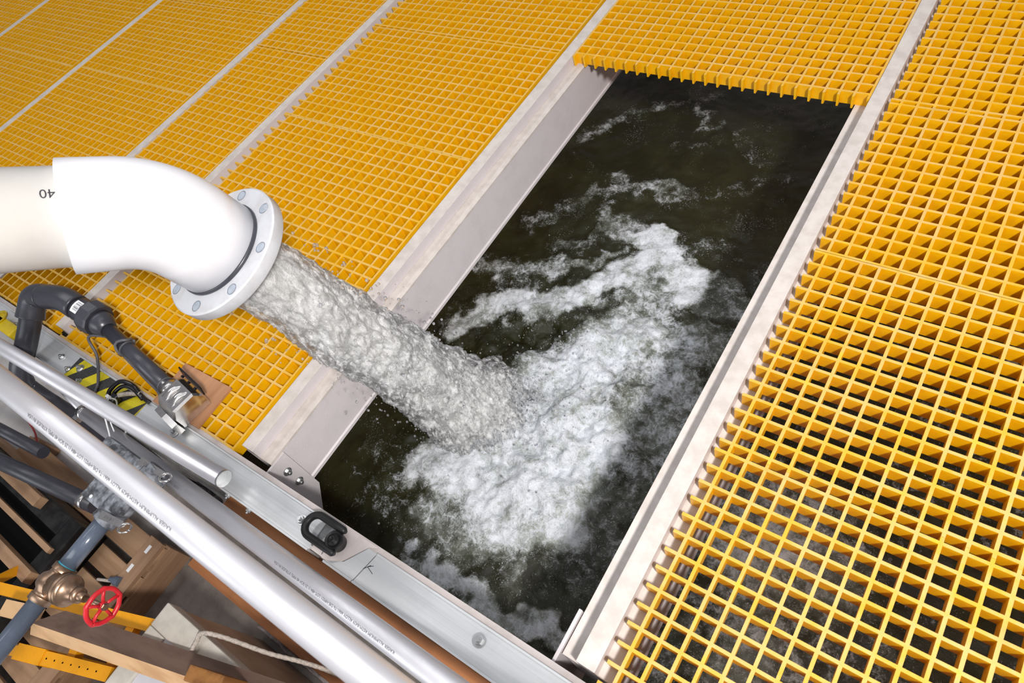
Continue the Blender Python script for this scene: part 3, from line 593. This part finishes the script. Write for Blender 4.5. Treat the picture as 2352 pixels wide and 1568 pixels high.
for k in range(2):
    bm = nbm(); x = .040 + .030 * k
    rows = [[bm.verts.new(bp(x + .011 * math.cos(math.pi * i / 8), -.022 + .044 * j / 8, .0658 + .009 * math.sin(math.pi * i / 8) * math.sin(math.pi * j / 8))) for j in range(9)] for i in range(9)]
    for i in range(8):
        for j in range(8): face(bm, [rows[i][j], rows[i + 1][j], rows[i + 1][j + 1], rows[i][j + 1]], 0, True)
    part('louvre', bm, 'steel', r)
bm = nbm(); prism(bm, [bp(.016, -.041, .010), bp(.104, -.041, .010), bp(.104, -.041, .040), bp(.060, -.041, .046), bp(.016, -.041, .040)], bs * -.016); part('side_bracket', bm, 'steel', r)
bm = nbm(); prism(bm, [bp(.006, .041, .050), bp(.108, .041, .050), bp(.108, .047, .075), bp(.006, .047, .075)], bs * .004)
for x in (.03, .06, .09): box(bm, bp(x - .003, .039, .064) - V((.003, .003, .003)), bp(x - .003, .039, .064) + V((.003, .003, .003)))
part('mesh_flap', bm, 'black_gloss', r, 'black flap on the strainer edge')
bm = nbm(); tube(bm, [tip - dc * .022, tip - dc * .0], .0232, 28); part('collar', bm, 'steel', r)
# black cable coil and rope end over the channel
bm = nbm(); tube(bm, bez([(-.535, -1.695, .01), (-.538, -1.672, .022), (-.515, -1.640, .034), (-.475, -1.630, .026), (-.44, -1.640, .008), (-.40, -1.642, .008)], 8), .0062, 12); tube(bm, bez([(-.525, -1.69, .008), (-.525, -1.668, .016), (-.505, -1.645, .024), (-.475, -1.637, .018), (-.43, -1.645, .007)], 8), .0055, 12)
box(bm, (-.525, -1.697, .0), (-.497, -1.672, .022), 0, .004)
tag(part('black_cable', bm, 'black_gloss'), 'black cable bundle with a lumpy connector lying over the hazard tape end', 'cable')
bm = nbm(); tube(bm, bez([(-.50, -1.672, .020), (-.485, -1.655, .012), (-.465, -1.644, .010), (-.445, -1.636, .012)], 8), .0062, 10); tag(part('rope_end', bm, 'rope'), 'frayed grey rope end beside the black cable on the channel', 'rope')
# yellow plastic case at the left edge
r = root('plastic_case', 'yellow plastic case cut off by the left edge beside the dark riser', 'case', (-1.16, -1.69, -.001))
bm = nbm(); box(bm, (-1.23, -1.712, -.001), (-1.075, -1.672, .03), 0, .005); part('body', bm, 'case', r)
bm = nbm(); lathe(bm, (-1.185, -1.68, .029), (0, 0, 1), [(0, .026), (.006, .026), (.006, .026), (.006, .020), (.001, .019), (.001, .019), (.001, 0)], 28); part('ring', bm, 'case', r)

# ------------------------------------------------------------------ behind the rails: conduit, black hose, plank
bm = nbm(); box(bm, (-.04, -1.765, -.24), (2.3, -1.7165, -.075), 0, .002); tag(part('wall_plank', bm, 'timber'), 'orange-brown timber plank running just below the channel', 'plank')
bm = nbm(); cp = [V((-.60, -1.735, -.09)), V((-.2, -1.7250, -.085)), V((-.06, -1.724, -.105))]; cpp = bez(cp, 60); tube(bm, cpp, [.0085 + .0016 * (i % 2) for i in range(len(cpp))], 14)
tag(part('ribbed_conduit', bm, 'conduit'), 'grey ribbed conduit tucked under the channel edge behind the rails', 'conduit')
bm = nbm(); tube(bm, bez([(-.62, -1.75, -.13), (-.42, -1.748, -.12), (-.27, -1.752, -.11), (-.13, -1.735, -.125)], 10), .0075, 12); lathe(bm, (-.19, -1.742, -.12), (.95, .1, -.05), [(0, .013), (.05, .013), (.05, .013), (.06, .008)], 14)
tag(part('black_hose', bm, 'black_gloss'), 'black hose with a connector hanging below the channel behind the rails', 'hose')
bm = nbm(); box(bm, (-.58, -1.79, -.14), (-.34, -1.755, -.115), 0, .003); tag(part('black_bar', bm, 'black'), 'flat black bar behind the rails left of the ribbed conduit', 'bar')

# ------------------------------------------------------------------ floor clutter
ZF = -1.05
# pallets
def pallet(x0, x1, y0, y1, zt, label, n=6, mat='pallet', along='x'):
    r = root('wooden_pallet', label, 'pallet', ((x0 + x1) / 2, (y0 + y1) / 2, ZF), 'wooden pallets on the floor')
    for k in range(n):
        bm = nbm()
        if along == 'x':
            wdt = (y1 - y0) / n; box(bm, (x0, y0 + wdt * k, zt - .02), (x1, y0 + wdt * k + wdt * (.74 if 0 < k < n - 1 else .9), zt), 0, .002)
        else:
            wdt = (x1 - x0) / n; box(bm, (x0 + wdt * k, y0, zt - .02), (x0 + wdt * k + wdt * (.74 if 0 < k < n - 1 else .9), y1, zt), 0, .002)
        part('deck_board', bm, 'pallet_x' if along == 'x' else 'pallet', r)
    for k in range(3):
        bm = nbm()
        if along == 'x': xx = (x0, (x0 + x1) / 2 - .02, x1 - .042)[k]; box(bm, (xx, y0, ZF), (xx + .042, y1, zt - .0201), 0, .002)
        else: yy = (y0, (y0 + y1) / 2 - .02, y1 - .042)[k]; box(bm, (x0, yy, ZF), (x1, yy + .042, zt - .0201), 0, .002)
        part('stringer', bm, 'pallet' if along == 'x' else 'pallet_x', r)
    return r
p1 = pallet(-2.0, -.885, -3.0, -2.022, -.90, 'wooden pallet under the black tray, its corner below the rail pipes', 9, along='x')
bm = nbm(); box(bm, (-.965, -3.0, -.8998), (-.886, -2.023, -.878), 0, .002); part('edge_board', bm, 'pallet', p1)
for x, y in ((-.93, -2.068), (-.94, -2.155)):
    bm = nbm(); box(bm, (x - .008, y - .016, -.8779), (x + .008, y + .016, -.8774)); part('paper_tag', bm, 'nylon', p1)
p2 = pallet(-2.6, -1.32, -2.019, -1.99, -.885, 'wooden board frame on the floor under the dark grey pipes', 1, along='x') if False else None
def board(name, a, b, mat, label, cat='board', rotz=0, bev=.002):
    bm = nbm(); c_ = (V(a) + V(b)) / 2; box(bm, a, b, 0, bev, (c_, Matrix.Rotation(math.radians(rotz), 3, 'Z')) if rotz else None); return tag(part(name, bm, mat), label, cat)
board('side_plank', (-2.5, -2.1345, -.8995), (-1.56, -2.112, -.83), 'pallet_x', 'brown plank on edge beside the black tray at the left edge between two dark pipes', 'plank')
# black tray on pallet
r = root('black_tray', 'black plastic tray on the pallet with wooden battens across it', 'tray', (-1.75, -2.55, -.8999))
bm = nbm(); box(bm, (-2.4, -3.0, -.8998), (-1.165, -2.135, -.89)); part('tray_floor', bm, 'dark', r)
bm = nbm(); box(bm, (-1.245, -3.0, -.8898), (-1.165, -2.135, -.76), 0, .006); box(bm, (-2.4, -2.215, -.8898), (-1.2452, -2.135, -.76), 0, .006); part('rim', bm, 'tray', r)
k_ = 0
for y, zz, hh, lb in ((-2.165, -.7598, .045, 'thick wooden batten across the top of the black tray, farthest one'), (-2.262, -.7598, .022, 'thin wooden batten with pencil marks across the black tray, middle one'), (-2.365, -.7598, .045, 'thick wooden batten across the black tray, nearest the orange frame')):
    bm = nbm(); box(bm, (-2.3, y - hh / 2, zz), (-1.19 + .03 * (hh > .03) - .25 * (y > -2.2), y + hh / 2, zz + hh * .9), 0, .002); tag(part('wooden_batten', bm, 'lumber_brown' if False else 'pallet_x'), lb, 'batten', 'wooden battens on the black tray')
# dark pipes
bm = nbm(); tube(bm, [(-2.3, -2.105, -.6), (-1.425, -2.0, -.6)], .0245, 24); tag(part('short_dark_pipe', bm, 'pvc_dark'), 'short dark grey pipe ending above the floor at the left edge', 'pipe')
bm = nbm(); tube(bm, [(-2.3, -2.245, -.595), (-.99, -2.02, -.595)], .030, 24); r_ = part('long_dark_pipe', bm, 'pvc_dark'); tag(r_, 'long dark grey pipe from the left edge to the grey coupling', 'pipe')
bm = nbm(); tube(bm, [(-1.06, -2.032, -.595), (-1.03, -2.027, -.595)], .0325, 24); part('band', bm, 'steel', r_)
# coupling with lever handles
r = root('cam_coupling', 'grey plastic cam coupling with two metal levers under the nearest rail pipe', 'coupling', (-.2, -1.85, .01))
bm = nbm(); box(bm, (-.300, -1.905, .012), (-.178, -1.832, .060), 0, .010); tube(bm, [(-.190, -1.918, .0446), (-.186, -1.900, .0446), (-.186, -1.899, .0446), (-.160, -1.772, .0446), (-.160, -1.771, .0446), (-.157, -1.757, .0446)], [.031, .031, .034, .034, .030, .030], 32)
box(bm, (-.182, -1.888, .055), (-.135, -1.838, .080), 0, .007); box(bm, (-.365, -1.806, .022), (-.130, -1.762, .064), 0, .009); box(bm, (-.24, -1.835, .02), (-.15, -1.80, .06), 0, .006); part('body', bm, 'poly', r)
bm = nbm(); lathe(bm, (-.262, -1.892, .0599), (0, 0, 1), [(0, .005), (.002, .004), (.002, 0)], 14); part('rivet', bm, 'nylon', r)
def lever(a, b, txt):
    a, b = V(a), V(b); d = (b - a).normalized(); s = V((-d.y, d.x, 0)).normalized() * .0095
    bm = nbm(); prism(bm, [a + s, a - s, b - s * .8, b + d * .009, b + s * .8], V((0, 0, .004))); lv = part('lever', bm, 'steel', r, 'metal lever stamped BANJO')
    bm = text_bm(txt, .0105, lambda x, y: a + d * (.016 + x) + s.normalized() * y + V((0, 0, .0043))); part('stamping', bm, 'ink', lv, normals=False)
    c_ = b + d * .006
    for q, o_ in ((.0130, 0), (.0138, .0045)):
        bm = nbm(); tube(bm, [c_ + V((.9 * q + q * math.cos(t_), -.15 * q + q * math.sin(t_) * .9, .003 + o_ - .006 * math.sin(t_))) for t_ in [2 * math.pi * i / 24 for i in range(25)]], .0015, 8); part('pull_ring', bm, 'steel', lv)
lever((-.170, -1.9035, .081), (-.094, -1.891, .081), 'BANJO')
lever((-.207, -1.765, .0655), (-.117, -1.760, .0655), 'BANJO')
# pvc supply pipe with bronze valve
r = root('supply_pipe', 'blue-grey PVC pipe in two lengths joined by a bronze valve at the lower left', 'pipe', (-.18, -2.1, .02))
bm = nbm(); tube(bm, [(-.189, -1.902, .0446), (-.184, -2.0345, .0446)], .0205, 32); part('upper_pipe', bm, 'pvc_blue', r)
bm = nbm(); tube(bm, [(-.1786, -2.1175, .0446), (-.1527, -2.50, .0446)], .0205, 32); part('lower_pipe', bm, 'pvc_blue', r)
for y0, y1 in ((-2.036, -2.0305), (-2.122, -2.1165)): bm = nbm(); tube(bm, [(-.184 if y0 > -2.1 else -.1786, y0, .0446), (-.1838 if y0 > -2.1 else -.179, y1, .0446)], .0210, 28); part('thread_tape', bm, 'teflon', r)
vdir = V((.006, -.12, 0)).normalized(); vc = V((-.1813, -2.0771, .0446)); vs_ = V((.972, .226, .03)).normalized(); gs = .68
def gp(L_): return [(d * gs, q * gs) for d, q in L_]
rv = root('gate_valve', 'bronze gate valve with red handwheel between the two blue-grey pipe lengths', 'valve', (-.1813, -2.0771, .01))
bm = nbm(); lathe(bm, vc - vdir * .064 * gs, vdir, gp([(0, .0385), (.020, .0385), (.020, .0385), (.022, .034), (.034, .036), (.046, .047), (.064, .052), (.082, .047), (.094, .036), (.106, .034), (.108, .0385), (.108, .0385), (.128, .0385)]), 24); part('body', bm, 'bronze', rv)
bm = nbm(); lathe(bm, vc + vs_ * .020 * gs, vs_, gp([(0, .046), (.034, .043), (.034, .043), (.036, .052), (.050, .053), (.052, .050), (.056, .053), (.066, .052), (.070, .046), (.070, .046), (.076, .030), (.105, .024), (.105, .024), (.107, .027), (.122, .025), (.124, .016), (.124, .016), (.150, .014)]), 32); part('bonnet', bm, 'bronze', rv)
bm = nbm(); lathe(bm, vc + vs_ * .160 * gs, vs_, gp([(0, .0085), (.105, .0085)]), 16); nut(bm, vc + vs_ * .263 * gs, vs_, .0075, .0055); part('stem', bm, 'bronze', rv)
wc = vc + vs_ * .256 * gs; wu = vs_.cross(V((0, 0, 1))).normalized(); ww = vs_.cross(wu); RW = .0375
bm = nbm(); tube(bm, [wc + (wu * math.cos(t_) + ww * math.sin(t_)) * (RW + .0025 * max(0, math.cos(5 * t_)) ** 6) for t_ in [2 * math.pi * i / 60 for i in range(61)]], .0053, 12)
for k in range(5): t_ = 2 * math.pi * k / 5; d_ = wu * math.cos(t_) + ww * math.sin(t_); tube(bm, [wc + d_ * .007, wc + d_ * .020 - vs_ * .002, wc + d_ * RW], [.0042, .0036, .0041], 10)
lathe(bm, wc - vs_ * .005, vs_, [(0, .0092), (.0095, .0092)], 20); hw = part('handwheel', bm, 'red', rv, 'red handwheel')
bm = nbm(); lathe(bm, wc + vs_ * .0049, vs_, [(0, .0082), (.0014, .0082), (.0014, .0082), (.0015, .004)], 20); part('washer', bm, 'zinc', hw)
# small blue-ended hose fitting by the tray
bm = nbm(); tube(bm, bez([(-1.05, -2.26, -.893), (-1.0, -2.24, -.885), (-.965, -2.225, -.879)], 6), .006, 10, mi=0); lathe(bm, (-.985, -2.227, -.8805), (.9, .25, .03), [(0, .010), (.018, .010), (.018, .010), (.018, .014), (.03, .014), (.03, .014), (.03, .019), (.055, .019)], 14, 1, False)
tag(part('hose_fitting', bm, ['rope', 'pvc_blue']), 'small tan hose with a dark blue fitting lying on the pallet', 'fitting')
# long lumber, stub and cut block
def timber(name, a, b, h, wdt, mat, label, cat='lumber', end=None):
    a, b = V(a), V(b); d = (b - a); s = V((-d.y, d.x, 0)).normalized() * wdt / 2; bm = nbm(); up = V((0, 0, h))
    p = [a - s, a + s, b + s, b - s]; v = [bm.verts.new(q) for q in p] + [bm.verts.new(q + up) for q in p]
    for q, mi in (((3, 2, 1, 0), 0), ((4, 5, 6, 7), 1), ((0, 1, 5, 4), 2), ((1, 2, 6, 5), 0), ((2, 3, 7, 6), 2), ((3, 0, 4, 7), 0)): face(bm, [v[i] for i in q], mi)
    return tag(part(name, bm, mat), label, cat)
La, Ld = V((-.646, -2.33, -.42)), V((.956, .2927, 0)).normalized(); Ls = V((-Ld.y, Ld.x, 0)); cb_, sb_ = math.cos(math.radians(50)), math.sin(math.radians(50))
eb = (Ls * cb_ - V((0, 0, sb_))) * .089; ep = (-Ls * sb_ - V((0, 0, cb_))) * .040
bm = nbm(); q = [La - Ld * .012, La + eb + Ld * .012, La + eb + ep, La + ep - Ld * .02]; v0 = [bm.verts.new(x_) for x_ in q]; v1 = [bm.verts.new(x_ + Ld * 1.12) for x_ in q]
face(bm, v0[::-1], 2); face(bm, v1, 2)
for i, mi in ((0, 1), (1, 0), (2, 1), (3, 0)): face(bm, [v0[i], v0[(i + 1) % 4], v1[(i + 1) % 4], v1[i]], mi)
tag(part('lumber_beam', bm, ['lumber', 'lumber_brown', 'lumber_end']), 'long pale lumber beam with one darker brown side crossing the lower left corner', 'lumber')
timber('lumber_stub', (-.865, -2.385, -.53), (-.76, -2.345, -.53), .055, .05, ['lumber', 'lumber', 'lumber_end'], 'sawn lumber end poking out behind the blue-grey pipe', 'lumber')
bm = nbm(); box(bm, (-.030, -2.130, -.47), (.085, -2.090, -.35), 0, .004, (V((.03, -2.11, -.41)), Matrix.Rotation(math.radians(17), 3, 'Z'))); tag(part('wood_block', bm, 'cutwood'), 'wet brown wood block with a rough end on top of the long lumber beam', 'block')
# orange scaffold frame
r = root('scaffold_frame', 'orange-yellow square tube frame with bolt holes under the lumber beam', 'frame', (-.75, -2.4, ZF))
def sq(bm, a, b, s=.022): 
    a, b = V(a), V(b); d = (b - a).normalized(); u = d.cross(V((0, 0, 1))); u = u if u.length > .05 else V((1, 0, 0)); u = u.normalized() * s; w_ = d.cross(u).normalized() * s
    prism(bm, [a + u + w_, a - u + w_, a - u - w_, a + u - w_], b - a)
fa, fb = V((-.80, -2.475, -.60)), V((-.43, -2.335, -.60))
bm = nbm(); sq(bm, fa, fb, .021); sq(bm, fa - (fb - fa) * .0, fa + (fb - fa) * .30, .024); fr = part('front_tube', bm, 'scaffold', r)
dd = (fb - fa).normalized()
for k in range(7): bm = nbm(); q = fa + dd * (.135 + .035 * k) + V((0, 0, .0212)); lathe(bm, q, (0, 0, 1), [(0, .0028), (.0004, .0028)], 12); part('bolt_hole', bm, 'dark', fr)
bm = nbm(); q = fa + dd * .045; n_ = V((dd.y, -dd.x, 0)); prism(bm, [q - dd * .03 + n_ * .0243 + V((0, 0, -.018)), q + dd * .03 + n_ * .0243 + V((0, 0, -.018)), q + dd * .03 + n_ * .0243 + V((0, 0, .018)), q - dd * .03 + n_ * .0243 + V((0, 0, .018))], n_ * .0004); part('sticker', bm, 'sticker', fr, 'small red sticker with white marks')
bm = nbm(); sq(bm, (-1.20, -2.445, -.62), (-.42, -2.165, -.62), .019); part('rear_tube', bm, 'scaffold', r)
bm = nbm(); sq(bm, (-.80, -2.475, -.62), (-1.13, -2.61, -.735), .016); part('brace', bm, 'scaffold', r)
bm = nbm(); sq(bm, (-.62, -2.405, -.625), (-.68, -2.27, -.625), .016); part('cross_tube', bm, 'scaffold', r)
bm = nbm(); sq(bm, (-.47, -2.35, -.625), (-.51, -2.21, -.625), .016); part('cross_tube', bm, 'scaffold', r)
bm = nbm(); sq(bm, (-1.17, -2.434, -.62), (-1.24, -2.375, -.735), .016); part('brace', bm, 'scaffold', r)
for p_ in ((-.815, -2.48), (-.44, -2.175)): bm = nbm(); sq(bm, (p_[0], p_[1], ZF), (p_[0], p_[1], -.63), .019); part('leg', bm, 'scaffold', r)
# tote
r = root('plastic_tote', 'large milky white plastic tote with stained side at the bottom left', 'tote', (.0, -2.35, ZF))
x0, x1, y0, y1, zt = -.373, .45, -2.95, -2.076, -.52
bm = nbm(); rim = .075
for a, b in (((x0, y1 - rim, zt - .06), (x1, y1, zt)), ((x0, y0, zt - .06), (x0 + rim, y1 - rim - .0005, zt))): box(bm, a, b, 0, .006)
part('rim', bm, 'tote', r)
bm = nbm(); box(bm, (x0 + rim + .0005, y0, zt - .05), (x1, y1 - rim - .0005, zt - .008)); part('lid', bm, 'tote_lid', r)
bm = nbm(); box(bm, (x0 + .004, y0, ZF), (x1, y1 - .004, zt - .0605), 0, .01); part('side_panel', bm, 'tote_side', r)
bm = nbm(); rp = bez([(-.165, -2.175, -.505), (-.172, -2.15, -.508), (-.180, -2.10, -.505), (-.178, -2.072, -.500), (-.13, -2.05, -.53), (-.02, -2.02, -.60), (.06, -1.99, -.66), (.13, -1.97, -.72), (.22, -1.96, -.90), (.25, -1.96, -1.04)], 10)
R_ = [.0062 + .0011 * (i % 2) for i in range(len(rp))]; tube(bm, rp, R_, 10); tag(part('tie_rope', bm, 'rope'), 'twisted grey-white rope draped over the rim of the milky tote', 'rope')
bm = nbm(); tube(bm, bez([(-.155, -2.235, -.575), (-.153, -2.24, -.62), (-.150, -2.245, -.70)], 8), .006, 10)
board('floor_timber', (-.80, -2.035, ZF), (1.2, -1.945, -.965), 'timber', 'orange-brown timber lying on the floor along the rails, right of the tote', 'timber')
bm = nbm()
rows = []
for i in range(25):
    row = []
    for j in range(13):
        x = -.42 + .42 * i / 24; y = -2.062 + .024 * j / 12 - .0; row.append(bm.verts.new((x, y + .008 * nz(V((x * 20, y * 30, 0))), ZF + .004 + .05 * math.sin(math.pi * j / 12) ** .5 * (.6 + .8 * abs(nz(V((x * 14, y * 40, 3))))) * math.sin(math.pi * i / 24) ** .5)))
    rows.append(row)
for i in range(24):
    for j in range(12): face(bm, [rows[i][j], rows[i + 1][j], rows[i + 1][j + 1], rows[i][j + 1]], 0, True)
tag(part('rag', bm, 'rag'), 'crumpled grey rag on the floor between tote and orange timber', 'rag')
bm = nbm(); tube(bm, bez([(-1.755, -2.04, -.80), (-1.80, -2.012, -.80), (-1.87, -1.985, -.79), (-1.968, -1.960, -.74), (-2.05, -1.94, -.60)], 8), .004, 8); tag(part('red_wire', bm, 'red_wire'), 'thin dark red wire hanging down behind the rails to the short dark pipe', 'wire')
